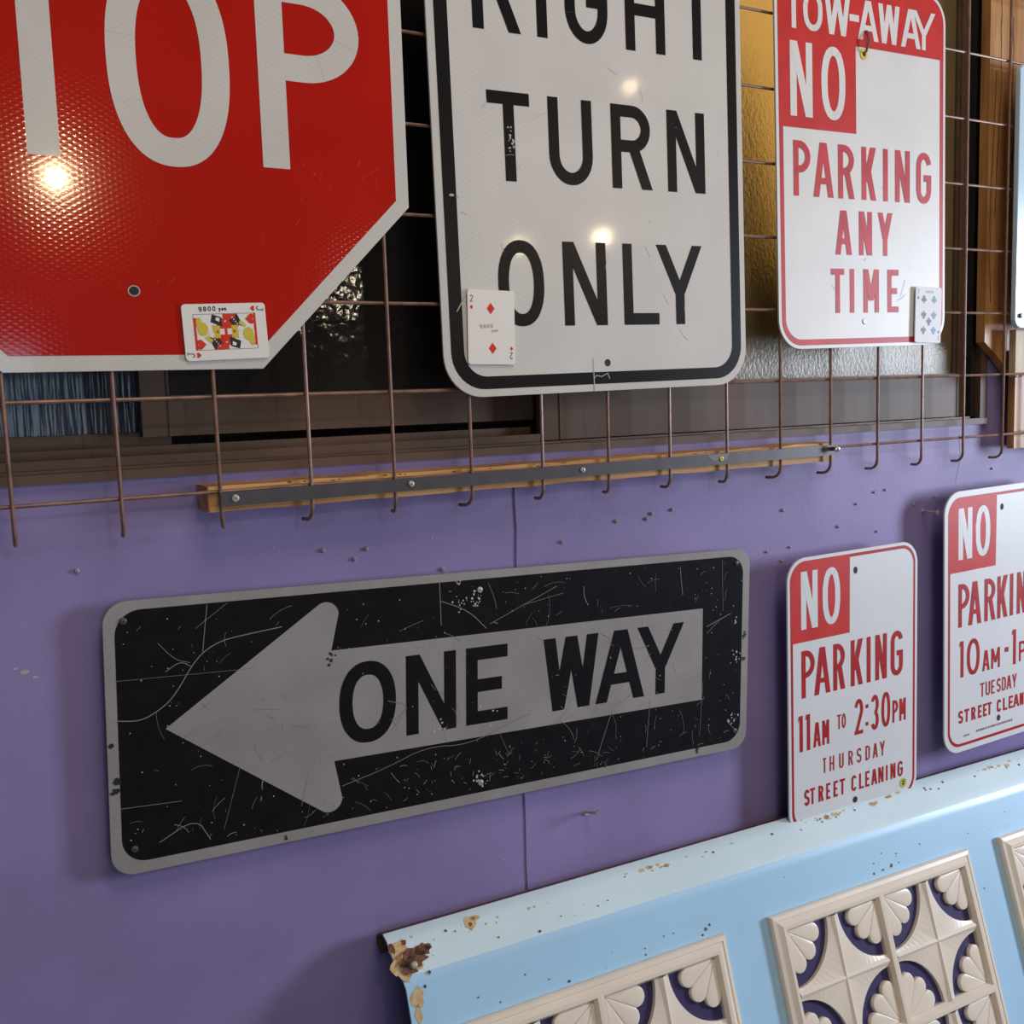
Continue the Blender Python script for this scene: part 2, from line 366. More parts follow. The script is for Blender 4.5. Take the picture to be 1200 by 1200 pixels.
def scratches(parent, x0, x1, z0, z1, n, m, y, lmax=.5, wmin=.004, wmax=.012, seed=1, name='scratch_marks', bias=None):
    r = random.Random(seed); mb = MB()
    for _ in range(n):
        x, z = r.uniform(x0, x1), r.uniform(z0, z1); L = r.uniform(.03, lmax) * r.random(); a = r.choice([r.uniform(0, pi), bias if bias is not None else r.uniform(0, pi)]) + r.uniform(-.2, .2)
        c = r.uniform(-.5, .5); pts = []
        for k in range(5):
            pts.append((x + L * k / 4 * math.cos(a + c * k / 4), z + L * k / 4 * math.sin(a + c * k / 4)))
        if any(not (x0 < p[0] < x1 and z0 < p[1] < z1) for p in pts): continue
        ww = r.uniform(wmin, wmax)
        for q in ribbon(pts, ww): mb.flat(q, y)
    return tag(mb.build(name, m, parent), kind='stuff')
def blob(mb, cx, cz, r, y, rg, n=12, sq=1):
    mb.flat([(cx + r * rg.uniform(.6, 1.15) * math.cos(2 * pi * k / n), cz + r * sq * rg.uniform(.6, 1.15) * math.sin(2 * pi * k / n)) for k in range(n)], y)

# ------------------------------------------------------------------ setting: wall, floor, window, posts
WY = .55
wall = tag(empty('wall_back'), kind='structure', label='purple painted board wall with screws and a vertical seam')
MB().box(-7, 5.899, WY, WY + .5, -14.8, .22).build('wall_board', 'purple', wall)
MB().box(5.901, 26, WY, WY + .5, -14.8, .22).build('wall_board', 'purple', wall)
MB().box(-7, -3.2, WY, WY + .5, .22, 12).build('wall_board', 'purple', wall)
MB().box(15.35, 26, WY, WY + .5, .22, 12).build('wall_board', 'purple', wall)
MB().box(-3.2, 15.35, WY, WY + .5, 10, 12).build('wall_board', 'purple', wall)
sm = MB(); r_ = random.Random(3); zz = -14.8
pts = []
while zz < .15: pts.append((5.9 + r_.uniform(-.012, .012), WY - .006, zz)); zz += .35
sm.tube(pts, .016, 5).build('seam_filler', 'purple', wall)
sm = MB(); sm.box(-7, 26, WY + .5, WY + .6, -14.8, .2).build('backing_board', 'dark', wall)
# chipped paint marks
mb = MB(); rg = random.Random(5)
for cx, cz, r in ((.02, -1.75, .05), (.12, -1.82, .035), (-.06, -1.7, .03), (2.7, -.72, .014), (4.7, -.8, .02), (6.7, -.5, .012), (5.55, -5.2, .02), (15.5, -.62, .02), (13.2, -.55, .015), (1.9, -.6, .012)):
    blob(mb, cx, cz, r, WY - .002, rg, sq=.5)
tag(mb.build('paint_chips', 'scratch_light', wall), kind='stuff')
mb = MB(); pts = [(14.62, .0), (14.66, -.3), (14.64, -.5), (14.55, -.8)]
for q in ribbon(pts, .012): mb.flat(q, WY - .002)
tag(mb.build('paint_crack', 'scratch', wall), kind='stuff')

fl = MB().box(-20, 30, -40, WY, -15.3, -15).build('floor', 'floor'); tag(fl, kind='structure', label='dark concrete floor below the wall')

win = tag(empty('window_1'), kind='structure', label='bronze aluminium sliding window with pebbled glass panes')
# sill track: stepped profile, front lip proud of the wall
MB().box(-3.2, 15.3, .47, .62, .17, .27).build('sill_lip', 'bronze', win)
MB().box(-3.2, 15.3, .60, .90, .20, .30).build('sill_track', 'bronze_dk', win)
MB().box(-3.2, 6.42, .70, .76, .27, .40).build('track_rail', 'bronze', win)
MB().box(-3.2, 6.42, .76, 1.0, .24, .34).build('track_groove', 'groove', win)
MB().box(-3.2, 6.42, .98, 1.05, .27, .49).build('track_rail', 'bronze', win)
MB().box(-3.2, 6.42, 1.05, 1.6, .27, .44).build('track_groove', 'bronze_dk', win)
MB().box(-3.2, 1.8, 1.28, 1.36, .44, .64).build('track_rail', 'bronze', win)
# outer frame right jamb and head
MB().box(14.98, 15.1, .6, 1.6, .2, 10).build('jamb_strip', 'dark', win)
MB().box(15.1, 15.27, .5, .75, .2, 10).build('jamb', 'bronze', win)
MB().box(14.7, 15.35, .75, 1.6, .27, 10).build('jamb_return', 'bronze_dk', win)
MB().box(-3.2, 15.3, .5, 1.6, 9.8, 10).build('head_rail', 'bronze', win)
MB().box(-3.2, -3.0, .5, 1.6, .2, 10).build('jamb', 'bronze', win)
def sash(x0, x1, y, z0, rail, sl, sr, glass, rough=None):
    e = empty('sash', parent=win)
    MB().box(x0, x0 + sl, y, y + .18, z0, 9.8).build('stile', 'bronze', e)
    MB().box(x1 - sr, x1, y, y + .18, z0, 9.8).build('stile', 'bronze', e)
    MB().box(x0 + sl, x1 - sr, y + .01, y + .17, z0, z0 + rail).build('bottom_rail', 'bronze', e)
    MB().box(x0 + sl, x1 - sr, y + .01, y + .17, 9.5, 9.8).build('top_rail', 'bronze', e)
    MB().box(x0 + sl, x1 - sr, y - .012, y + .01, z0 + rail - .03, z0 + rail).build('glazing_bead', 'bronze_dk', e)
    MB().box(x0 + sl, x0 + sl + .02, y - .012, y + .01, z0, 9.6).build('glazing_bead', 'bronze_dk', e)
    g = MB().box(x0 + sl - .02, x1 - sr + .02, y + .07, y + .11, z0 + rail - .02, 9.6).build('glass_pane', glass, e)
    return e
sash(6.47, 15.02, .72, .31, .73, .25, .24, 'glass_frost')
sash(1.45, 6.75, 1.06, .585, .455, .29, .3, 'glass_dark')
e = empty('sash', parent=win)
MB().box(-3.0, 1.5, 1.34, 1.38, .6, 9.6).build('glass_pane', 'glass_blue_reflect', e)
MB().box(-3.0, 1.55, 1.32, 1.46, .5, .62).build('bottom_rail', 'bronze', e)
MB().box(-3.0, -.05, 1.30, 1.46, .62, 9.6).build('stile', 'bronze', e)
# unseen dark boards added behind the glass to keep the panes dark
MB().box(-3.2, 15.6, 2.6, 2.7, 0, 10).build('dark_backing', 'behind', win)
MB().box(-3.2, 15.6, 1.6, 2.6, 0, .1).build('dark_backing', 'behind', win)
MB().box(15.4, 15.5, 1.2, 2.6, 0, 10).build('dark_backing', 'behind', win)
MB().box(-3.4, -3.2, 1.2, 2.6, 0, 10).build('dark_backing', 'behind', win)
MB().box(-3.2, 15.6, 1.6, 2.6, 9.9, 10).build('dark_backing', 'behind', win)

# wooden door casing and post at the right edge
tr = tag(empty('trim_1'), kind='structure', label='orange brown wooden casing right of the window, cracked grain')
mb = MB(); mb.prism([(14.95, 1.55), (15.3, 1.3), (15.68, .98), (17.6, .98), (17.6, 12), (14.95, 12)], .33, .495)
mb.build('casing_board', 'post_wood', tr)
mb = MB(); rg = random.Random(11)
for x, z0_, z1_ in ((15.2, 3.6, 9), (15.5, 4.6, 6.9), (15.3, 2.0, 3.5), (15.58, 2.2, 5.0), (15.46, 6.0, 9.5), (15.08, 2.2, 6)):
    pts = []; z = z0_
    while z < z1_: pts.append((x + rg.uniform(-.02, .02) + .05 * math.sin(z * 1.3), z)); z += .25
    for q in ribbon(pts, .022): mb.flat(q, .328)
tag(mb.build('grain_cracks', 'rust', tr), kind='stuff')
tr2 = tag(empty('trim_2'), kind='structure', label='darker brown wooden post below the casing at the right edge')
MB().box(15.6, 17.6, .2, .33, -.27, 1.4).build('post', 'post_wood', tr2)
o = MB(); o.prism([(15.42, .97), (15.48, .94), (15.56, .985), (15.62, .95), (15.7, .99), (15.7, 1.74), (15.42, 1.74)], .08, .2, .01)
tag(o.build('wood_block', 'paleblock'), 'small pale cut wood block on the post at the right edge', 'wood block')
e = tag(empty('hanging_panel'), 'pale blue hanging panel with rounded bottom and one bolt at right edge', 'panel')
MB().prism(rrect(15.10, 17.2, 1.75, 5.95, .16), -.12, -.04, .015).build('panel_body', 'skyblue', e)
MB().prism(circ(15.22, 1.95, .04), -.16, -.12, .01).build('bolt', 'strap', e)

# ------------------------------------------------------------------ wire mesh
wm = tag(empty('wire_mesh_panel'), 'rusty brown welded wire mesh hung in front of the window, hooked wire ends below', 'wire mesh')
vp = [(0, 0, 8.6), (0, 0, 2), (0, 0, .5), (0, 0, -.24), (0, .02, -.31), (0, .07, -.36), (0, .14, -.385), (0, .27, -.39)]
v0 = MB().tube(vp, .0215, 8).build('vertical_wire', 'wire', wm, True)
for i in range(-3, 20):
    x = i
    o = v0 if i == -3 else copy(v0, parent=wm)
    o.location = Vector((x, 0, 0)) * S; o.rotation_euler = (0, rnd.uniform(-.003, .003), rnd.uniform(-.35, .2))
h0 = MB().tube([(-3.2, .042, 0), (3, .042, .004), (8, .042, -.004), (19.3, .042, 0)], .0205, 8).build('horizontal_wire', 'wire', wm, True)
for j in range(0, 9):
    o = h0 if j == 0 else copy(h0, parent=wm)
    o.location = Vector((0, 0, j)) * S

# batten + steel strap
bt = tag(empty('wooden_batten'), 'orange wooden batten fixed to the purple wall behind the hooked wire ends', 'batten')
mb = MB(); rg = random.Random(2); top = []; bot = []
for k in range(38):
    x = 1.88 + (11.14 - 1.88) * k / 37
    top.append((x, .062 + .012 * math.sin(k * 1.7) * rg.random())); bot.append((x, -.215 + .01 * math.sin(k * 1.1) * rg.random()))
mb.prism(bot + top[::-1], .07, WY, .012); mb.build('wood_strip', 'wood', bt)
mb = MB()
for _ in range(26): blob(mb, rg.uniform(2.0, 11), rg.uniform(.03, .055), rg.uniform(.01, .03), .068, rg, sq=.4)
tag(mb.build('torn_spots', 'rust', bt), kind='stuff')
st = tag(empty('steel_strap'), 'dark grey flat steel strap screwed along the orange batten over the wires', 'metal strap')
MB().prism([(1.98, -.152), (11.08, -.112), (11.08, .038), (1.98, -.002)], -.05, -.026, .006).build('flat_bar', 'strap', st)
MB().prism([(8.68, -.06), (8.95, -.055), (8.98, .025), (8.6, .022)], -.053, -.05).build('worn_patch', 'strap_worn', st)
def screwhead(name, loc, r, m, parent, rot=0, proud=.02, label=None, cat=None, group=None, tilt=0):
    e = empty(name, loc, (0, rot, tilt), parent)
    n = 14; mb = MB()
    R1 = [(r * math.cos(2 * pi * k / n), 0, r * math.sin(2 * pi * k / n)) for k in range(n)]
    R2 = [(a * .92, -proud * .6, c * .92) for a, b, c in R1]; R3 = [(a * .55, -proud, c * .55) for a, b, c in R1]
    fs = []
    for i in range(n): j = (i + 1) % n; fs += [(i, j, n + j, n + i), (n + i, n + j, 2 * n + j, 2 * n + i)]
    fs.append(tuple(range(2 * n, 3 * n)))
    mb.add(R1 + R2 + R3, fs); mb.build('head', m, e, True)
    c = MB(); c.box(-r * .42, r * .42, -proud * 1.03, -proud * .7, -r * .08, r * .08); c.box(-r * .08, r * .08, -proud * 1.03, -proud * .7, -r * .42, r * .42)
    c.build('cross_slot', 'dark', e)
    if label: tag(e, label, cat, group)
    return e
for x, r, m, txt in ((2.14, .042, 'screw', 'left end of the steel strap'), (4.18, .038, 'screw', 'second from the left end of the steel strap'),
              (6.56, .038, 'screw', 'middle of the steel strap'), (8.85, .036, 'brass', 'worn bright patch of the steel strap')):
    screwhead('screw', (x, -.052, -.08 + x * .0044), r, m, None, rot=.4 + x, label='cross head screw at the ' + txt, cat='screw')
screwhead('screw', (10.98, -.14, -.02), .055, 'bright', None, rot=.2, proud=.04, label='bright zinc screw standing proud at the right end of the steel strap', cat='screw')
MB().tube([(10.98, -.14, -.02), (10.98, .0, -.02)], .03, 10).build('shank', 'strap', bpy.data.objects['screw.004'] if 'screw.004' in bpy.data.objects else None, loc=(-10.98, .14, .02))

# screws left in the purple wall
SCR = [((.596, -.757), 'below the leftmost hooked wire, alone on the left'), ((3.28, -.816), 'left one of three close together above the big arrow'),
 ((3.824, -.851), 'right one of three close together above the big arrow'), ((3.666, -.959), 'lowest of three close together above the big arrow'),
 ((4.82, -1.211), 'touching the top edge of the black arrow sign'), ((6.594, -1.041), 'just right of the wall seam above the black sign'),
 ((7.483, -.842), 'alone below the batten, right of the seam'), ((8.087, -.79), 'upper one of a close pair below the batten'),
 ((7.997, -.855), 'lower one of a close pair below the batten'), ((8.445, -.764), 'pale one below the worn strap patch'),
 ((10.566, -.948), 'left one of two under the strap end'), ((11.746, -1.304), 'low one above the smaller street cleaning sign'),
 ((12.15, -.98), 'tiny one midway between batten and thursday sign'), ((12.558, -.82), 'left one of a level pair under the wire hooks'),
 ((12.816, -.801), 'right one of a level pair under the wire hooks'), ((13.494, -1.092), 'just left of the long nail'),
 ((14.021, -1.0), 'at the shadow edge of the rightmost sign'), ((10.238, -1.552), 'left one of three tiny ones above the shadow corner'),
 ((10.71, -1.526), 'right one of three tiny ones above the shadow corner'), ((10.533, -1.718), 'beside the top left corner of the thursday sign'),
 ((12.624, -1.463), 'above the right corner of the thursday sign'), ((15.507, -.624), 'pale one under the rightmost wire hook')]
for k, ((x, z), t) in enumerate(SCR):
    screwhead('wall_screw', (x, WY - .005, z), .027 if k < 12 else .021, 'screw', None, rot=k * .7, proud=.03, label='small screw in purple wall, ' + t, cat='screw')
def nail(x, z, L, lab, dz=.0, dx=0):
    e = tag(empty('wall_nail', (x, WY, z)), lab, 'nail')
    MB().tube([(0, .05, 0), (dx, -L, dz)], .018, 8).build('shank', 'screw', e, True)
    MB().tube([(dx, -L, dz), (dx, -L - .015, dz)], [.045, .04], 12).build('head', 'bright', e, True)
    if L > .2: MB().tube([(0, .0, 0), (0, -.03, 0)], [.035, .03], 8).build('plug', 'scratch_light', e)
nail(6.87, -4.86, .3, 'silver nail sticking out of the wall below the black arrow sign', dz=.1)
nail(13.72, -1.22, .3, 'silver nail sticking out of the wall between the two street cleaning signs')

# ------------------------------------------------------------------ signs
def sign(name, o, ang, y, label):
    return tag(empty(name, (o[0], y, o[1]), (0, -math.radians(ang), 0)), label, 'sign')
T = .028   # plate thickness
# --- stop
s = sign('stop_sign', (.013, 1.287), 0, -.05, 'large red octagonal stop sign with white letters, hung on the wire mesh')
R0 = 3.03; cx, cz = 1.254, 3.03
oc = lambda r: [(cx + r / math.cos(pi / 8) * math.cos(pi / 8 + k * pi / 4), cz + r / math.cos(pi / 8) * math.sin(pi / 8 + k * pi / 4)) for k in range(8)]
MB().prism(oc(R0), 0, T, .004).build('plate', 'white_sheet', s)
MB().flat(oc(R0 - .155), -.002).build('red_field', 'red', s)
t = .285
mb = MB()
x0, x1 = 1.135, 2.335
for q in ribbon(arc((x0 + x1) / 2, 3.05, (x1 - x0) / 2 - t / 2, 1.02 - .135, 0, 360, 72, 2.35)[:-1], .28, True): mb.flat(q, -.004)
mb.flat([(.37, 2.04), (.66, 2.04), (.66, 4.06), (.37, 4.06)], -.004); mb.flat([(.02, 3.78), (1.01, 3.78), (1.01, 4.06), (.02, 4.06)], -.004)
px0, px1, pz = 2.633, 3.77, 2.09
mb.flat([(px0, pz), (px0 + .29, pz), (px0 + .29, 4.06), (px0, 4.06)], -.004)
c = px1 - .142 - .5
for q in ribbon([(px0 + .2, 3.925), (c, 3.925)] + arc(c, 3.53, .5, .395, 90, -90, 24)[1:] + [(px0 + .2, 3.135)], .275): mb.flat(q, -.004)
for q in glyph('S', -1.25, -.2, 2.04, 4.06, t): mb.flat(q, -.004)
mb.build('lettering', 'white_sheet', s)
MB().prism(circ(1.245, .788, .045), -.006, 0).build('bolt_hole', 'dark', s)
mb = MB()
for q in ribbon([(1.245 + .055 * math.cos(a * .5), .788 + .05 * math.sin(a * .5)) for a in range(14)], .012): mb.flat(q, -.005)
mb.build('chipped_rim', 'scratch_light', s)
scratches(s, 1.0, 3.0, .75, 2.0, 14, 'scratch_red', -.0045, .25, .002, .005, 4, bias=.9)
scratches(s, 2.9, 4.0, 1.65, 2.3, 18, 'scratch_red', -.0045, .25, .002, .006, 24, bias=.9)
# --- right turn only
s2 = sign('right_turn_only_sign', (4.644, .902), .9, -.10, 'white rectangular sign reading right turn only with black border')
W, H = 4.63, 6.12
MB().prism(rrect(0, W, 0, H, .5), 0, T, .004).build('plate', 'white_sheet', s2)
MB().flat(rrect(.26, W - .26, .23, H - .24, .33), -.0015).build('white_field', 'white_dia', s2)
MB().ring(rrect(.1, W - .09, .09, H - .09, .44), rrect(.27, W - .25, .24, H - .25, .30), -.003).build('black_border', 'black_print', s2)
for row, z0, z1, sp in (('RIGHT', 4.201, 5.2, [(.588, 1.21), (1.45, 1.6), (1.855, 2.48), (2.744, 3.363), (3.56, 4.21)]),
                       ('TURN', 2.515, 3.535, [(.723, 1.30), (1.555, 2.187), (2.475, 3.08), (3.35, 3.97)]),
                       ('ONLY', .822, 1.838, [(.769, 1.408), (1.688, 2.331), (2.59, 3.15), (3.121, 3.88)])):
    text(s2, row, sp, z0, z1, .147, 'black_print', -.004)
MB().prism(circ(2.307, .352, .045), -.006, 0).build('bolt_hole', 'dark', s2)
mb = MB(); mb.flat([(2.085, 0), (2.1, 0), (2.09, .42), (2.08, .42)], -.005)
for q in ribbon([(2.09, .16), (2.13, .2), (2.2, .18), (2.3, .22), (2.33, .15)], .01): mb.flat(q, -.005)
mb.build('crease', 'scratch_light', s2)
mb = MB(); rg = random.Random(8)
for k in range(16): blob(mb, 1.03 + rg.uniform(-.05, .05), 3.02 + rg.uniform(-.17, .12), rg.uniform(.006, .02), -.0055, rg)
blob(mb, .21, 2.32, .035, -.0045, rg, sq=.5); blob(mb, .28, 2.30, .02, -.0045, rg)
for q in ribbon([(.2, 1.0), (.24, 1.06), (.3, 1.16), (.38, 1.24)], .012): mb.flat(q, -.0045)
tag(mb.build('scuff_marks', 'scratch_light', s2), kind='stuff')
scratches(s2, .3, 4.3, .3, 4.0, 22, 'scratch_light', -.0045, .35, .003, .006, 6)
# --- tow away
s3 = sign('tow_away_sign', (9.929, 1.433), 1.0, -.065, 'tall white and red sign reading tow-away no parking any time')
W, H = 3.5, 5.2
MB().prism(rrect(-.005, W, 0, H, .42), 0, T, .004).build('plate', 'white_enamel', s3)
mb = MB(); mb.ring(rrect(.05, W - .05, .05, H - .05, .37), rrect(.125, W - .128, .135, H - .13, .3), -.002)
mb.build('red_border', 'rose_ink', s3)
top = [p for p in rrect(.05, W - .05, 3.055, H - .05, .37, 10) if p[1] > 3.9]
MB().flat([(.05, 4.27), (W - .05, 4.27)] + top[0:], -.0032).build('red_band', 'red_ink', s3)
MB().flat([(.05, 3.055), (1.556, 3.055), (1.556, 4.27), (.05, 4.27)], -.0032).build('red_block', 'red_ink', s3)
text(s3, 'TOW-AWAY', [(.20, .50), (.527, .899), (.937, 1.444), (1.434, 1.626), (1.6, 2.027), (2.022, 2.475), (2.504, 2.931), (2.747, 3.26)], 4.375, 4.92, .084, 'white_enamel', -.0046)
text(s3, 'NO', [(.266, .689), (.862, 1.338)], 3.209, 4.209, .122, 'white_enamel', -.0046)
text(s3, 'PARKING', [(.308, .633), (.69, 1.088), (1.183, 1.503), (1.662, 1.964), (2.115, 2.218), (2.375, 2.694), (2.843, 3.175)], 2.132, 2.885, .098, 'rose_ink', -.004)
text(s3, 'ANY', [(1.115, 1.45), (1.602, 1.872), (1.999, 2.311)], 1.337, 1.965, .092, 'rose_ink', -.004)
text(s3, 'TIME', [(1.018, 1.286), (1.406, 1.491), (1.688, 2.014), (2.201, 2.443)], .504, 1.137, .088, 'rose_ink', -.004)
MB().prism(circ(1.703, .375, .04), -.012, 0, .005).build('bolt', 'screw', s3)
MB().ring(circ(1.718, 4.177, .075, 14), circ(1.718, 4.177, .035, 14), -.012, 0).build('washer', 'brass', s3)
MB().prism(circ(1.718, 4.177, .036), -.006, 0).build('bolt_hole', 'dark', s3)
MB().tube([(1.715, .0, 4.18), (1.71, -.06, 4.2), (1.735, -.09, 4.33), (1.77, -.03, 4.47), (1.775, -.004, 4.5)], .018, 8).build('wire_hook', 'wire', s3, True)
scratches(s3, .3, 3.3, .3, 2.9, 10, 'scratch', -.0045, .3, .003, .006, 9)
# --- thursday
s4 = sign('thursday_no_parking_sign', (10.376, -5.712), .6, .15, 'smaller white and red no parking sign for thursday street cleaning, bottom behind the blue panel')
L0, L1, B0, B1 = -.065, 2.79, -.2, 4.075
MB().prism(rrect(L0, L1, B0, B1, .36), 0, T, .004).build('plate', 'white_cool', s4)
MB().ring(rrect(L0 + .055, L1 - .055, B0 + .05, B1 - .05, .31), rrect(L0 + .1, L1 - .1, B0 + .1, B1 - .1, .27), -.002).build('red_border', 'dark_red_ink', s4)
tl = [p for p in rrect(L0 + .055, 2.4, 2.0, B1 - .05, .31) if p[0] < 1.2 and p[1] > 3.0]
MB().flat([(L0 + .055, 2.79), (1.235, 2.79), (1.245, B1 - .05)] + tl, -.0032).build('red_block', 'red_ink', s4)
for row, z0, z1, t, sp in (('NO', 2.982, 3.866, .108, [(.206, .551), (.653, 1.028)]),):
    text(s4, row, sp, z0, z1, t, 'white_cool', -.0046)
for row, z0, z1, t, sp in (
 ('PARKING', 1.92, 2.655, .084, [(.209, .482), (.474, .814), (.878, 1.125), (1.26, 1.525), (1.617, 1.698), (1.809, 2.07), (2.165, 2.445)]),
 ('11', 1.088, 1.655, .066, [(.125, .224), (.278, .376)]),
 ('AM', 1.102, 1.491, .045, [(.443, .602), (.637, .78)]),
 ('TO', 1.288, 1.52, .026, [(.956, 1.04), (1.059, 1.143)]),
 ('2:30', 1.117, 1.691, .06, [(1.342, 1.529), (1.601, 1.636), (1.711, 1.884), (1.952, 2.151)]),
 ('PM', 1.146, 1.517, .045, [(2.207, 2.336), (2.372, 2.519)]),
 ('THURSDAY', .65, .891, .027, [(.644, .715), (.791, .887), (.999, 1.093), (1.203, 1.298), (1.392, 1.49), (1.587, 1.682), (1.752, 1.864), (1.918, 2.029)]),
 ('STREETCLEANING', .21, .468, .038, [(.247, .354), (.366, .47), (.547, .649), (.712, .801), (.872, .963), (1.006, 1.125), (1.268, 1.377), (1.441, 1.541), (1.58, 1.674), (1.717, 1.851), (1.88, 1.999), (2.059, 2.093), (2.164, 2.279), (2.331, 2.454)])):
    text(s4, row, sp, z0, z1, t, 'dark_red_ink', -.004)
MB().prism(circ(1.368, 3.756, .04, rz=.055), -.006, 0).build('bolt_hole', 'dark', s4)
MB().prism(circ(1.348, .062, .05), -.006, 0).build('bolt_hole', 'dark', s4)
e = MB().flat(circ(2.459, .084, .08), -.005).build('round_sticker', 'yellow', s4)
mb = MB()
for q in ribbon([(2.43, .12), (2.47, .1), (2.5, .13)], .02) + ribbon([(2.43, .07), (2.49, .06)], .02) + ribbon([(2.45, .04), (2.48, .09)], .015): mb.flat(q, -.006)
mb.build('sticker_print', 'c_black', e)
# --- tuesday
s5 = sign('tuesday_no_parking_sign', (13.831, -5.386), 1.1, .15, 'white and red no parking sign for tuesday street cleaning at the right edge')
L0, L1, B0, B1 = .02, 3.03, 0, 4.48
MB().prism(rrect(L0, L1, B0, B1, .38), 0, T, .004).build('plate', 'white_cool', s5)
MB().ring(rrect(L0 + .09, L1 - .09, B0 + .1, B1 - .1, .31), rrect(L0 + .14, L1 - .14, B0 + .15, B1 - .15, .27), -.002).build('red_border', 'dark_red_ink', s5)
tl = [p for p in rrect(L0 + .09, 2.4, 2.0, B1 - .1, .31) if p[0] < 1.2 and p[1] > 3.3]
MB().flat([(L0 + .09, 3.122), (1.335, 3.122), (1.355, B1 - .1)] + tl, -.0032).build('red_block', 'red_ink', s5)
text(s5, 'NO', [(.362, .711), (.799, 1.178)], 3.329, 4.192, .115, 'white_cool', -.0046)
for row, z0, z1, t, sp in (
 ('PARKING', 2.178, 2.917, .088, [(.369, .65), (.625, .962), (1.045, 1.329), (1.387, 1.665), (1.731, 1.818), (1.924, 2.19), (2.29, 2.57)]),
 ('10', 1.306, 1.934, .075, [(.392, .506), (.595, .925)]),
 ('AM', 1.312, 1.672, .05, [(.999, 1.192), (1.238, 1.469)]),
 ('-1', 1.286, 1.913, .075, [(1.602, 1.702), (1.792, 1.91)]),
 ('PM', 1.312, 1.672, .05, [(2.0, 2.2), (2.25, 2.48)]),
 ('TUESDAY', .867, 1.113, .03, [(.947, 1.06), (1.095, 1.209), (1.244, 1.336), (1.394, 1.499), (1.534, 1.64), (1.663, 1.793), (1.817, 1.943)]),
 ('STREETCLEANING', .505, .731, .04, [(.38, .5), (.535, .657), (.718, .826), (.894, .989), (1.03, 1.126), (1.144, 1.255), (1.403, 1.516), (1.57, 1.685), (1.728, 1.842), (1.854, 2.014), (2.034, 2.142), (2.19, 2.225), (2.27, 2.38), (2.43, 2.54)])):
    text(s5, row, sp, z0, z1, t, 'dark_red_ink', -.004)
MB().prism(circ(1.448, .404, .045, rz=.055), -.006, 0).build('bolt_hole', 'dark', s5)
MB().prism(circ(1.492, 4.118, .04, rz=.055), -.006, 0).build('bolt_hole', 'dark', s5)
mb = MB(); rg = random.Random(21)
for k in range(22): x = .85 + k * .045; mb.flat([(x, .27), (x + rg.uniform(.015, .03), .27), (x + rg.uniform(.015, .03), .27 + .04), (x, .27 + .035)], -.004)
for k in range(4): x = .52 + k * .04; mb.flat([(x, .255), (x + .02, .255), (x + .02, .285), (x, .285)], -.004)
tag(mb.build('maker_line', 'rust', s5), kind='stuff')
# --- one way
s6 = sign('one_way_sign', (.676, -4.076), -2.1, .35, 'long scratched black and grey one way sign with left arrow')
W, H = 8.955, 2.985
MB().prism(rrect(0, W, 0, H, .25), 0, T, .004).build('plate', 'grey_film', s6)
MB().flat(rrect(.117, W - .13, .13, H - .1, .27), -.002).build('black_field', 'black_worn', s6)
ar = [(.602, 1.552)] + [(2.30, 2.715)] + arc(2.435, 2.60, .155, .165, 128, 8, 10) + [(2.496, 2.197), (8.076, 2.171), (8.083, .837), (2.51, .869)] + arc(2.45, .42, .155, .165, -8, -128, 10)
mb = MB(); mb.flat([(.602, 1.552), (2.51, .869), (8.083, .837), (8.076, 2.171), (2.496, 2.197)], -.004)
up = [(.602, 1.552), (2.496, 2.197)] + arc(2.435, 2.61, .16, .165, 8, 128, 10)
dn = [(.602, 1.552)] + arc(2.445, .425, .16, .165, -128, -8, 10) + [(2.51, .869)]
mb.flat(up, -.0042); mb.flat(dn, -.0042); mb.build('arrow', 'grey_film', s6)
t = .165
text(s6, 'ONE', [(2.584, 3.306), (3.44, 4.12), (4.261, 4.86)], 1.03, 2.02, t, 'black_worn', -.006)
text(s6, 'WAY', [(5.401, 6.268), (6.229, 7.047), (6.918, 7.734)], 1.03, 2.01, t, 'black_worn', -.006)
for k, (x, z) in enumerate(((.205, 2.773), (.242, .279), (4.46, 2.749), (4.464, .256), (8.695, 2.78), (8.72, .277))):
    screwhead('rivet', (x, -.002, z), .04, 'screw' if k in (2, 3) else 'strap', s6, rot=k, proud=.02)
mb = MB()
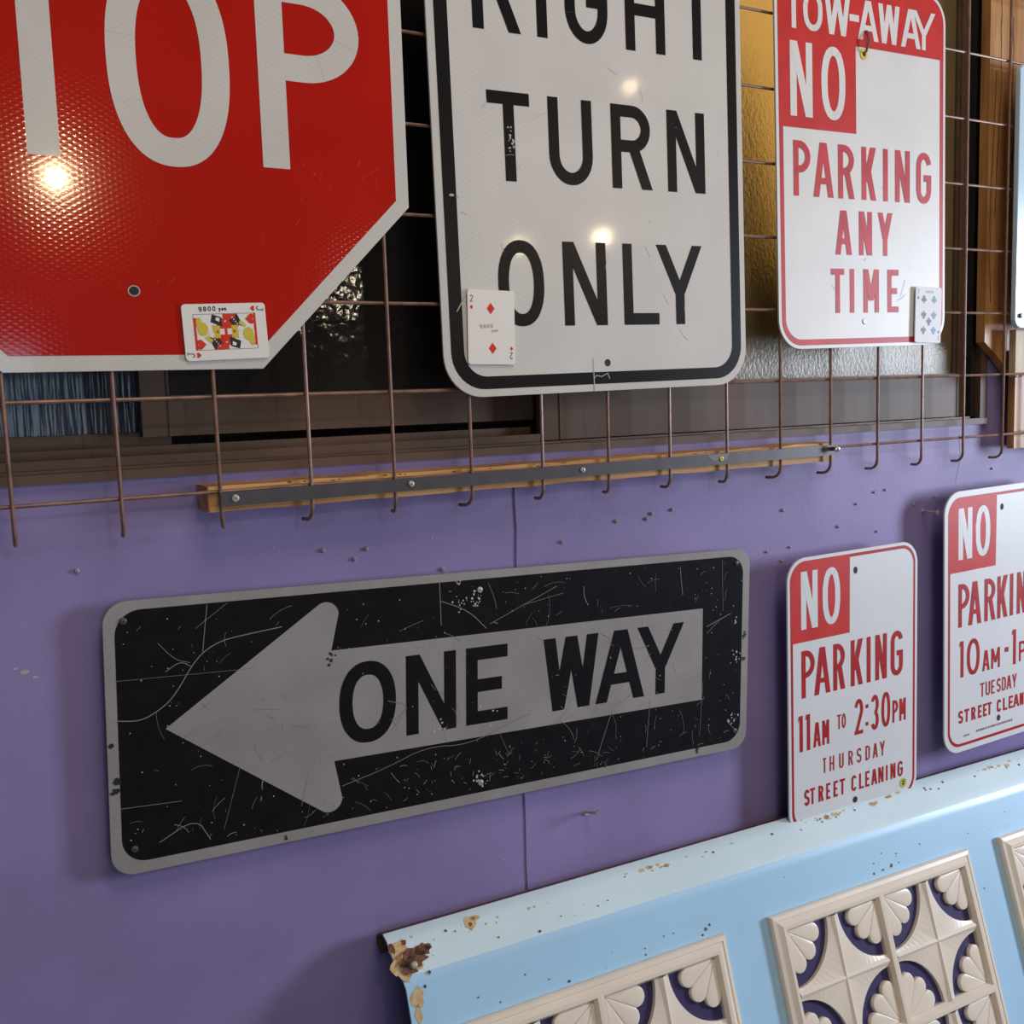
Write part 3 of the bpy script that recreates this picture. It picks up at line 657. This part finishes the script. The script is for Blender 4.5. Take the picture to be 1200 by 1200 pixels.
for pl, ww in (([(.11, 1.711), (.351, 1.675), (.55, 1.77), (.713, 1.905), (.952, 2.301), (1.187, 2.446), (1.424, 2.487), (1.912, 2.54)], .014),
           ([(1.02, 2.35), (1.08, 2.87)], .010), ([(.62, 2.18), (.78, 2.28), (.9, 2.2)], .01), ([(.55, 2.5), (.72, 2.3), (.88, 2.25)], .008), ([(.95, 2.62), (1.3, 2.87)], .006),
           ([(.12, .75), (.75, .72)], .008), ([(.1, 2.14), (1.6, 2.1)], .005), ([(3.9, 2.66), (4.3, 2.5), (4.55, 2.25)], .012), ([(3.9, 2.9), (3.92, 2.35)], .012),
           ([(2.6, .55), (3.2, .68), (3.7, .85), (4.3, .78), (4.9, .98), (5.2, 1.05)], .009), ([(6.5, .9), (6.25, .25)], .009), ([(7.15, .95), (7.1, .3)], .008), ([(8.15, 1.9), (8.6, 2.05)], .012),
           ([(8.15, 1.8), (8.4, 1.98)], .008), ([(4.6, 2.3), (5.6, 2.7)], .008), ([(5.1, 2.5), (5.7, 2.6)], .006), ([(7.7, 2.4), (7.65, 2.8)], .01), ([(8.45, 2.1), (8.42, 2.85)], .006),
           ([(8.05, .3), (8.1, 1.1)], .006), ([(.5, .3), (.9, .5), (1.05, .22)], .012), ([(3.3, 1.25), (3.5, 1.4), (3.2, 1.5)], .01), ([(6.3, 2.0), (6.8, 1.7), (7.2, 1.75)], .01), ([(1.2, .3), (1.4, 1.0)], .005), ([(2.1, .4), (2.2, .8)], .006)):
    for q in ribbon(smooth(pl), ww * .8): mb.flat(q, -.0065)
tag(mb.build('scratch_marks', 'scratch', s6), kind='stuff')
scratches(s6, .15, 8.8, .15, 2.85, 150, 'scratch', -.0064, .45, .002, .005, 12)
scratches(s6, .15, 8.8, .15, 2.85, 26, 'scratch_light', -.0064, .3, .002, .005, 52)
scratches(s6, .15, 8.8, .15, .7, 60, 'scratch', -.0064, .3, .003, .008, 14)
scratches(s6, 3.2, 5.6, .2, .7, 60, 'scratch', -.0064, .16, .003, .008, 15)
mb = MB(); rg = random.Random(31)
for _ in range(260): blob(mb, rg.uniform(.15, 8.8), rg.uniform(.15, 2.85), rg.choice([.004, .006, .009]), -.0063, rg, 7)
for x, z, r, n in ((4.2, 2.6, .1, 14), (4.42, 2.62, .1, 16), (4.46, .32, .1, 14), (8.65, .45, .12, 16), (4.15, 2.85, .05, 6), (3.9, 1.1, .12, 18), (4.55, 1.1, .14, 14), (6.0, 1.05, .06, 8), (8.7, 1.95, .06, 6), (8.7, 1.4, .1, 8)):
    for _ in range(n): blob(mb, x + rg.gauss(0, r * .5), z + rg.gauss(0, r * .5), rg.uniform(.006, .02), -.0066, rg, 8)
tag(mb.build('chips', 'scratch_light', s6), kind='stuff')
mb = MB()
for x, z, r, n in ((2.5, 2.1, .06, 7), (.09, 1.05, .035, 7), (.08, .95, .03, 6), (.05, 1.45, .01, 3), (6.25, .2, .08, 12), (6.4, .22, .07, 6), (8.87, 1.7, .035, 8), (8.87, 1.35, .02, 4), (8.0, .09, .02, 2), (1.9, .06, .03, 2)):
    for _ in range(n): blob(mb, x + rg.gauss(0, r * .5), z + rg.gauss(0, r * .6), rg.uniform(.01, .03), -.0068, rg, 8)
tag(mb.build('dark_chips', 'dark', s6), kind='stuff')

# ------------------------------------------------------------------ playing cards
def heart(cx, cz, s_, up=1):
    p = []
    for k in range(24):
        t = 2 * pi * k / 24; p.append((cx + s_ * .0625 * 16 * math.sin(t) ** 3 * .5, cz + up * s_ * .0625 * (13 * math.cos(t) - 5 * math.cos(2 * t) - 2 * math.cos(3 * t) - math.cos(4 * t)) * .5))
    return p if up > 0 else p[::-1]
def dia(cx, cz, w_, h): return [(cx, cz - h / 2), (cx + w_ / 2, cz), (cx, cz + h / 2), (cx - w_ / 2, cz)]
def club(mb, cx, cz, s_, up, y):
    for dx, dz in ((-.23, -.05), (.23, -.05), (0, .25)): mb.flat(circ(cx + dx * s_, cz + dz * s_ * up, .21 * s_, 12), y)
    tri = [(cx - .1 * s_, cz - .45 * s_ * up), (cx + .1 * s_, cz - .45 * s_ * up), (cx + .02 * s_, cz + .1 * s_ * up), (cx - .02 * s_, cz + .1 * s_ * up)]
    mb.flat(tri if up > 0 else tri[::-1], y)
def place(sgn, u, v, yy, ang):
    """world placement of something lying on a sign plate"""
    th = -sgn.rotation_euler.y; o = sgn.location / S
    return (o.x + u * math.cos(th) - v * math.sin(th), o.y + yy, o.z + u * math.sin(th) + v * math.cos(th)), (0, -(th + math.radians(ang)), 0)
def rotp(p, cx, cz, a):
    a = math.radians(a); return [(cx + x * math.cos(a) - z * math.sin(a), cz + x * math.sin(a) + z * math.cos(a)) for x, z in p]
def stamp(e, word, spans, z0, z1, t, cx, cz, a, m, y=-.014):
    mb = MB()
    for ch, (p, q_) in zip(word, spans):
        for q in glyph(ch, p, q_, z0, z1, t): mb.flat(rotp(q, cx, cz, a), y)
    return mb.build('stamped_price', m, e)
# jack of hearts, lying on its side (card up = +x)
l, r = place(s, 2.129, .388, -.016, 2.0)
e = empty('playing_card', l, r); tag(e, 'jack of hearts playing card on the red stop sign, lying sideways', 'playing card', 'playing cards on the signs')
MB().prism(rrect(-.435, .435, -.288, .288, .04), -.012, .002, .003).build('card_face', 'card', e)
def J(pts): return [(z, -x) for x, z in pts]          # portrait card coordinates -> lying sideways
y1, y2, y3, y4 = -.0135, -.0145, -.0155, -.0165
bw, bh = .185, .325
mb = MB(); mb.ring(J([(-bw, -bh), (bw, -bh), (bw, bh), (-bw, bh)]), J([(-bw + .004, -bh + .004), (bw - .004, -bh + .004), (bw - .004, bh - .004), (-bw + .004, bh - .004)]), y1)
mb.build('frame_line', 'c_grey', e)
def sym(polys, m, y, name='court_print'):
    mb = MB()
    for p in polys: mb.flat(J(p), y); mb.flat(J([(-a, -b) for a, b in p]), y)
    return mb.build(name, m, e)
sym([[(-.18, .30), (.0, .30), (.03, .325), (-.18, .325)], [(-.05, .31), (.14, .29), (.15, .325), (-.03, .325)], [(-.18, -.02), (-.11, -.02), (-.14, .10), (-.18, .12)],
     arc(.0, .05, .15, .06, 200, 340, 8) + [(.13, .09), (-.13, .09)][::1]], 'c_red', y1)
sym([[(-.18, .02), (-.1, .05), (-.02, .12), (-.06, .18), (-.18, .13)], [(.05, .03), (.15, .04), (.18, .13), (.1, .15)]], 'c_black', y1)
sym([circ(.03, .235, .07, 14, .055), circ(.1, .27, .05, 12, .03), [(-.06, .06), (.06, .06), (.07, .13), (-.07, .13)], [(-.12, .16), (-.08, .14), (-.04, .2), (-.06, .22)]], 'c_yellow', y2)
sym([[(-.03, .015), (.03, .015), (.03, .06), (-.03, .06)], circ(-.03, .15, .028, 10), [(.1, .06), (.14, .055), (.15, .09), (.12, .1)]], 'card', y3)
sym([[(-.02, .075), (.02, .075), (0, .11)], [(-.1, .0), (-.07, -.01), (-.05, .035), (-.08, .05)]] + [circ(-.15 + k * .022, .05 + k * .017, .006, 8) for k in range(5)], 'c_red', y4)
sym([circ(-.145 + k * .022, .075 + k * .017, .007, 8) for k in range(5)], 'card', y4)
mb = MB()
for sg in (1, -1):
    mb.flat([(sg * a, sg * b) for a, b in J(heart(-.125, .265, .105))], y4 - .001); mb.flat([(sg * a, sg * b) for a, b in J(heart(-.232, .30, .055))], y2)
mb.build('heart_pips', 'c_red', e)
mb = MB()
for sg in (1, -1):
    for q in glyph('J', -.255, -.21, .34, .41, .009): mb.flat([(sg * a, sg * b) for a, b in J(q)], y2)
    for q in ribbon([(-.23, .41), (-.2, .41)], .006): mb.flat([(sg * a, sg * b) for a, b in J(q)], y2)
mb.build('index', 'c_grey', e)
stamp(e, '9800', spread('9800', -.26, -.085, .45), 0, .05, .009, 0, .215, 1.5, 'c_black')
stamp(e, 'yen', spread('yen', -.055, .025, .3), 0, .028, .009, 0, .215, 1.5, 'c_black')
# two of diamonds
l, r = place(s2, .635, .812, -.02, -2.2)
e = empty('playing_card', l, r); tag(e, 'two of diamonds playing card on the white turn sign', 'playing card', 'playing cards on the signs')
MB().prism(rrect(-.316, .316, -.435, .435, .035), -.012, .004, .003).build('card_face', 'card', e)
for a_, b_, k_ in ((-.01, .22, 1), (.01, -.245, 1), (-.265, .23, .4), (.268, -.245, .4)):
    MB().flat(dia(a_, b_, .105 * k_, .135 * k_), y1).build('diamond_pip', 'c_red', e)
mb = MB()
for q in glyph('2', -.285, -.245, .29, .37, .009): mb.flat(q, y1); mb.flat([(-a, -b) for a, b in q], y1)
mb.build('index', 'c_grey', e)
stamp(e, '9800', spread('9800', -.155, .02, .5), 0, .045, .008, 0, -.005, 4, 'c_faint')
stamp(e, 'yen', spread('yen', 0, .085, .4), 0, .028, .007, 0, -.055, 4, 'c_faint')
# seven of clubs
l, r = place(s3, 3.07, .455, -.03, -2.2)
e = empty('playing_card', l, r); e.rotation_euler.z = .03; tag(e, 'seven of clubs playing card on the corner of the tow-away sign', 'playing card', 'playing cards on the signs')
MB().prism(rrect(-.308, .308, -.425, .425, .035), -.012, .004, .003).build('card_face', 'card_cool', e)
for nm, pl in (('c_grey', [(-.115, .235, 1), (-.115, .0, -1), (.01, -.1, -1), (-.115, -.235, -1)]), ('c_blue', [(.125, .235, 1), (.125, .0, -1), (.125, -.235, -1)])):
    mb = MB()
    for a, b, u in pl: club(mb, a, b, .135, u, y1)
    mb.build('club_pips', nm, e)
mb = MB(); club(mb, -.25, .255, .055, 1, y1); club(mb, .25, -.255, .055, -1, y1)
for q in glyph('7', -.27, -.235, .31, .38, .008): mb.flat(q, y1); mb.flat([(-a, -b) for a, b in q], y1)
mb.build('index', 'c_grey', e)
stamp(e, '9800', spread('9800', -.08, .1, .5), 0, .035, .007, 0, .335, 0, 'c_faint')

# ------------------------------------------------------------------ light blue panel leaning on the wall
pr = -.85                                          # small roll of the panel
PN = empty('blue_relief_panel', (3.67, .15, -5.595), (0, math.radians(-pr) , 0))
tag(PN, 'light blue enamel panel with cream relief screens leaning against the wall', 'panel')
LN = 15.9; BA = math.radians(45); TH = math.radians(18); BL = .5
def cs(u):     # cross-section: arclength u from the top edge -> (y, z)
    return None
prof = [(.34, -.32), (.36, -.12), (.27, -.02), (.12, .035), (0, 0)]
kx, kz = -BL * math.sin(BA), -BL * math.cos(BA)
for k in range(1, 6): prof.append((kx * k / 5 * .86, kz * k / 5 * .86))
# soft crease
for k in range(1, 6):
    a = BA + (TH - BA) * k / 5; prof.append((prof[-1][0] - .035 * math.sin(a), prof[-1][1] - .035 * math.cos(a)))
KY, KZ = prof[-1]
FL = 9.2
fy, fz = -math.sin(TH), -math.cos(TH)
prof += [(KY + fy * FL * k / 6, KZ + fz * FL * k / 6) for k in range(1, 7)]
def sweep(prof, xs, thick, xf=None):
    vs = []; fs = []; n = len(prof)
    for side in (0, 1):
        for i, x in enumerate(xs):
            for j, (y, z) in enumerate(prof):
                a = prof[max(j - 1, 0)]; b = prof[min(j + 1, n - 1)]; d = Vector((b[0] - a[0], b[1] - a[1])).normalized()
                nn = Vector((-d.y, d.x)) * thick * side
                xx = x + (xf(j, i) if xf else 0)
                vs.append((xx, y - nn.x, z - nn.y))
    m = len(xs); N = m * n
    for i in range(m - 1):
        for j in range(n - 1):
            fs.append((i * n + j, (i + 1) * n + j, (i + 1) * n + j + 1, i * n + j + 1)); fs.append((N + i * n + j + 1, N + (i + 1) * n + j + 1, N + (i + 1) * n + j, N + i * n + j))
    for j in range(n - 1):
        fs.append((j, j + 1, N + j + 1, N + j)); a = (m - 1) * n; fs.append((a + j, N + a + j, N + a + j + 1, a + j + 1))
    for i in range(m - 1):
        fs.append((i * n, N + i * n, N + (i + 1) * n, (i + 1) * n)); fs.append((i * n + n - 1, (i + 1) * n + n - 1, N + (i + 1) * n + n - 1, N + i * n + n - 1))
    return MB().add(vs, fs)
xs = [0, .4, 1, 2, 4, 6, 8, 10, 12, 14, LN]
def xf(j, i):
    if i: return 0
    z = prof[j][1]; return .02 + .10 * max(0, min(1, (-z - .1) / .5)) if z < 0 else .02
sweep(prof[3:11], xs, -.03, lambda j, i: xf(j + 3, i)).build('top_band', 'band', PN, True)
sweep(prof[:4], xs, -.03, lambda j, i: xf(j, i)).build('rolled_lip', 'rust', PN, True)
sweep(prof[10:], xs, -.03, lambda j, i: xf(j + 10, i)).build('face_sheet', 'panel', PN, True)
# face frame for relief screens: local X across, local Z up the slope
def onface(e): e.parent = PN
rk = (-TH)
def facept(x, s_):      # s_ measured down the face from the crease
    return (x, KY + fy * s_, KZ + fz * s_)
TS = 1.95; TWd = 2.01; BRD = .165
def tile_meshes():
    """one relief tile, centre at origin, size TWd x TS, y<0 towards the viewer"""
    hw, hh = TWd / 2, TS / 2; cr = .09
    field = MB(); recess = MB(); petals = []
    recess.flat([(-hw, -hh), (hw, -hh), (hw, hh), (-hw, hh)], -.012)
    iw, ih = hw - cr, hh - cr
    for sx in (-1, 1):
        for sz in (-1, 1):
            # apex in the tile corner; quarter disc cut-out radius R
            R_ = .80; n = 16; ax, az = sx * iw, sz * ih
            ar = []
            for k in range(n + 1):
                t = pi / 2 * k / n; ar.append((ax - sx * R_ * math.cos(t), az - sz * R_ * math.sin(t)))
            # field region: L-shaped remainder of the quadrant
            vs = []; m_ = len(ar)
            bd = []
            for k in range(n + 1):
                t = pi / 2 * k / n; c_, s__ = math.cos(t), math.sin(t)
                # ray to quadrant's far sides
                q = min(iw / c_ if c_ > 1e-6 else 1e9, ih / s__ if s__ > 1e-6 else 1e9)
                bd.append((ax - sx * q * c_, az - sz * q * s__))
            def bulge(p):   # slightly dished surface, low at the middle of each quadrant
                return -.055
            vs = [(p[0], -.07, p[1]) for p in ar] + [(p[0], -.10, p[1]) for p in bd] + [(p[0], -.012, p[1]) for p in ar]
            fs = []
            for k in range(n):
                f = (k, k + 1, m_ + k + 1, m_ + k); g = (2 * m_ + k, 2 * m_ + k + 1, k + 1, k)
                if sx * sz < 0: f = f[::-1]; g = g[::-1]
                fs += [f, g]
            field.add(vs, fs)
            for j in range(3):
                a0 = pi / 2 * j / 3; a1 = pi / 2 * (j + 1) / 3; am = (a0 + a1) / 2; rr = .515
                tip = rr * math.sin((a1 - a0) / 2)
                out = [(0, 0)]; cxp, czp = rr * math.cos(am) * .97, rr * math.sin(am) * .97
                for k in range(9):
                    t = am - pi / 2 + pi * k / 8; out.append((cxp + tip * math.cos(t), czp + tip * math.sin(t)))
                mb = MB(); N_ = len(out); sc_ = lambda f: [(cxp * .8 + (x - cxp * .8) * f, czp * .8 + (z - czp * .8) * f) for x, z in out]
                lv = [(1.0, -.012), (1.0, -.058), (.96, -.07), (.86, -.075), (.5, -.078)]; V_ = []
                for f, yy in lv: V_ += [(ax - sx * x, yy, az - sz * z) for x, z in sc_(f)]
                F_ = []
                for L_ in range(len(lv) - 1):
                    for k in range(N_):
                        q = (k + 1) % N_; f = (L_ * N_ + k, L_ * N_ + q, (L_ + 1) * N_ + q, (L_ + 1) * N_ + k)
                        F_.append(f if sx * sz > 0 else f[::-1])
                f = tuple(range((len(lv) - 1) * N_, len(lv) * N_)); F_.append(f if sx * sz > 0 else f[::-1])
                mb.add(V_, F_); petals.append(mb)
    # minor ridge cross
    ridge = MB()
    for hor in (0, 1):
        L_ = ih if not hor else iw; w_ = .05
        if hor: V_ = [(-L_, -.09, -w_), (L_, -.09, -w_), (L_, -.118, 0), (-L_, -.118, 0), (-L_, -.09, w_), (L_, -.09, w_)]
        else: V_ = [(-w_, -.09, -L_), (-w_, -.09, L_), (0, -.118, L_), (0, -.118, -L_), (w_, -.09, -L_), (w_, -.09, L_)]
        ridge.add(V_, [(0, 1, 2, 3), (3, 2, 5, 4)])
    # major rim (bevelled frame around the tile)
    rim = MB()
    a = [(-hw, -hh), (hw, -hh), (hw, hh), (-hw, hh)]; b = [(-hw + .05, -hh + .05), (hw - .05, -hh + .05), (hw - .05, hh - .05), (-hw + .05, hh - .05)]
    c = [(-iw, -ih), (iw, -ih), (iw, ih), (-iw, ih)]
    vs = [(p[0], -.14, p[1]) for p in a] + [(p[0], -.137, p[1]) for p in b] + [(p[0], -.07, p[1]) for p in c] + [(p[0], -.012, p[1]) for p in c]
    fs = []
    for L_ in range(3):
        for k in range(4): q = (k + 1) % 4; fs.append((L_ * 4 + k, L_ * 4 + q, (L_ + 1) * 4 + q, (L_ + 1) * 4 + k))
    rim.add(vs, fs)
    return field, recess, petals, ridge, rim
protos = None
for bi, bx0 in enumerate((4.12, 9.31, 14.47)):
    x0 = bx0 - 3.67
    blk = empty('relief_screen', facept(x0, .60 - .045), (-TH, 0, 0), PN)
    cols, rws = (2, 4) if bi < 2 else (2, 4)
    if bi == 2: cols = 1 if x0 + 4.36 > LN else 2
    Wb = 2 * BRD + cols * TWd; Hb = 2 * BRD + rws * TS
    # outer border: three-step moulding
    mb = MB()
    st_ = [(0, 0), (.0, -.07), (.02, -.10), (.075, -.11), (.085, -.095), (.1, -.105), (BRD, -.14)]
    for (i0, y0), (i1, y1_) in zip(st_[:-1], st_[1:]):
        ra = [(i0, -Hb + i0), (Wb - i0, -Hb + i0), (Wb - i0, -i0), (i0, -i0)]; rb_ = [(i1, -Hb + i1), (Wb - i1, -Hb + i1), (Wb - i1, -i1), (i1, -i1)]
        mb.add([(p[0], y0, p[1]) for p in ra] + [(p[0], y1_, p[1]) for p in rb_], [(k, (k + 1) % 4, 4 + (k + 1) % 4, 4 + k) for k in range(4)])
    mb.build('border_moulding', 'cream', blk)
    for r_i in range(rws):
        for c_i in range(cols):
            cxx = BRD + TWd * (c_i + .5); czz = -BRD - TS * (r_i + .5)
            if protos is None:
                fld, rec, pet, rdg, rim = tile_meshes()
                protos = [fld.build('tile_field', 'cream', blk), rec.build('navy_recess', 'navy', blk), rdg.build('cross_ridge', 'cream', blk), rim.build('tile_rim', 'cream', blk)] + [p.build('petal', 'cream', blk, True) for p in pet]
                for o in protos: o.location = Vector((cxx, 0, czz)) * S
            else:
                for o in protos: copy(o, (cxx, 0, czz), blk)
# rust and rivet on the panel corner
def onband(x, u):     # u measured from the top edge down the band
    return (x - .0, -u * math.sin(BA), -u * math.cos(BA))
def patch(name, m, pts, band=True, lift=.006, parent=PN):
    a = BA if band else TH; nn = (-math.cos(a) * lift, math.sin(a) * lift)
    mb = MB()
    for poly in pts:
        v_ = []
        for x, u in poly:
            if band: y, z = -u * math.sin(BA), -u * math.cos(BA)
            else: y, z = KY + fy * u, KZ + fz * u
            v_.append((x, y + nn[0], z + nn[1]))
        n = len(v_); mb.add(v_, [tuple(range(n))[::-1] if True else tuple(range(n))])
    return tag(mb.build(name, m, parent), kind='stuff')
rg = random.Random(44)
def bl(cx, cz, r, n=14, sq=1, j=.35): return [(cx + r * rg.uniform(1 - j, 1 + j * .5) * math.cos(2 * pi * k / n), cz + r * sq * rg.uniform(1 - j, 1 + j * .5) * math.sin(2 * pi * k / n)) for k in range(n)]
patch('ochre_rust', 'rust_edge', [bl(.13, .13, .13), bl(.08, .33, .12), bl(.2, .32, .2, sq=.8), bl(.12, .42, .1), bl(1.13, .07, .09), bl(1.22, .03, .07, sq=.5)] + [bl(rg.uniform(.3, 2.4), rg.uniform(.02, .2), rg.uniform(.008, .022)) for _ in range(10)]
      + [bl(rg.uniform(3.5, LN), .03 + rg.random() * .02, rg.uniform(.02, .05), sq=.4) for _ in range(10)] + [bl(c0 + rg.gauss(0, .25), .06 + rg.gauss(0, .02), rg.uniform(.01, .06), sq=.5) for c0 in (4.1, 7.2, 7.6, 8.6, 11.5) for _ in range(9)])
patch('brown_rust', 'rust', [bl(.27, .28, .19, 18, .75), bl(.42, .22, .11, 14, .7), bl(.2, .36, .12), bl(.5, .2, .05), bl(.05, .1, .05, sq=1.4), bl(.22, .07, .04), bl(1.12, .09, .03), bl(.78, .08, .02), bl(.9, .12, .012)]
      + [bl(rg.uniform(.4, 3.2), rg.uniform(.1, .45), rg.uniform(.006, .014)) for _ in range(8)] + [bl(2.0, .42, .02), bl(.41, .49, .025), bl(1.43, .34, .014)] + [bl(rg.uniform(3.5, LN - .3), .05 + rg.random() * .1, .008 + rg.random() * .014) for _ in range(26)], lift=.009)
patch('ochre_rust', 'rust_edge', [bl(.22, .12, .09, sq=1.6), bl(.2, .3, .05, sq=2.2)], band=False, lift=.004)
patch('brown_rust', 'rust', [bl(2.28, .50, .03, sq=.6), bl(.33, .02, .02), bl(4.55, .44, .025), bl(4.63, .40, .02), bl(4.48, .5, .018), bl(3.5, .5, .014), bl(2.0, .4, .01), bl(8.1, .46, .03, sq=.5), bl(7.9, .47, .02), bl(8.3, .44, .03)]
      + [bl(rg.uniform(.4, LN - .3), rg.uniform(.05, .55), rg.uniform(.005, .013)) for _ in range(24)] + [bl(10.25, 1.25, .014), bl(9.98, 1.5, .02, sq=2)], band=False)
rv = empty('rivet', (.25, -.36 * math.sin(BA) - .012, -.36 * math.cos(BA) + .01), (BA * -1, 0, 0), PN)
n = 12; mb = MB(); Rg_ = []
for rr, yy in ((.05, 0), (.045, -.02), (.025, -.035)): Rg_ += [(rr * math.cos(2 * pi * k / n), yy, rr * math.sin(2 * pi * k / n)) for k in range(n)]
mb.add(Rg_, [(L_ * n + k, L_ * n + (k + 1) % n, (L_ + 1) * n + (k + 1) % n, (L_ + 1) * n + k) for L_ in (0, 1) for k in range(n)] + [tuple(range(2 * n, 3 * n))]); mb.build('rivet_head', 'screw', rv, True)
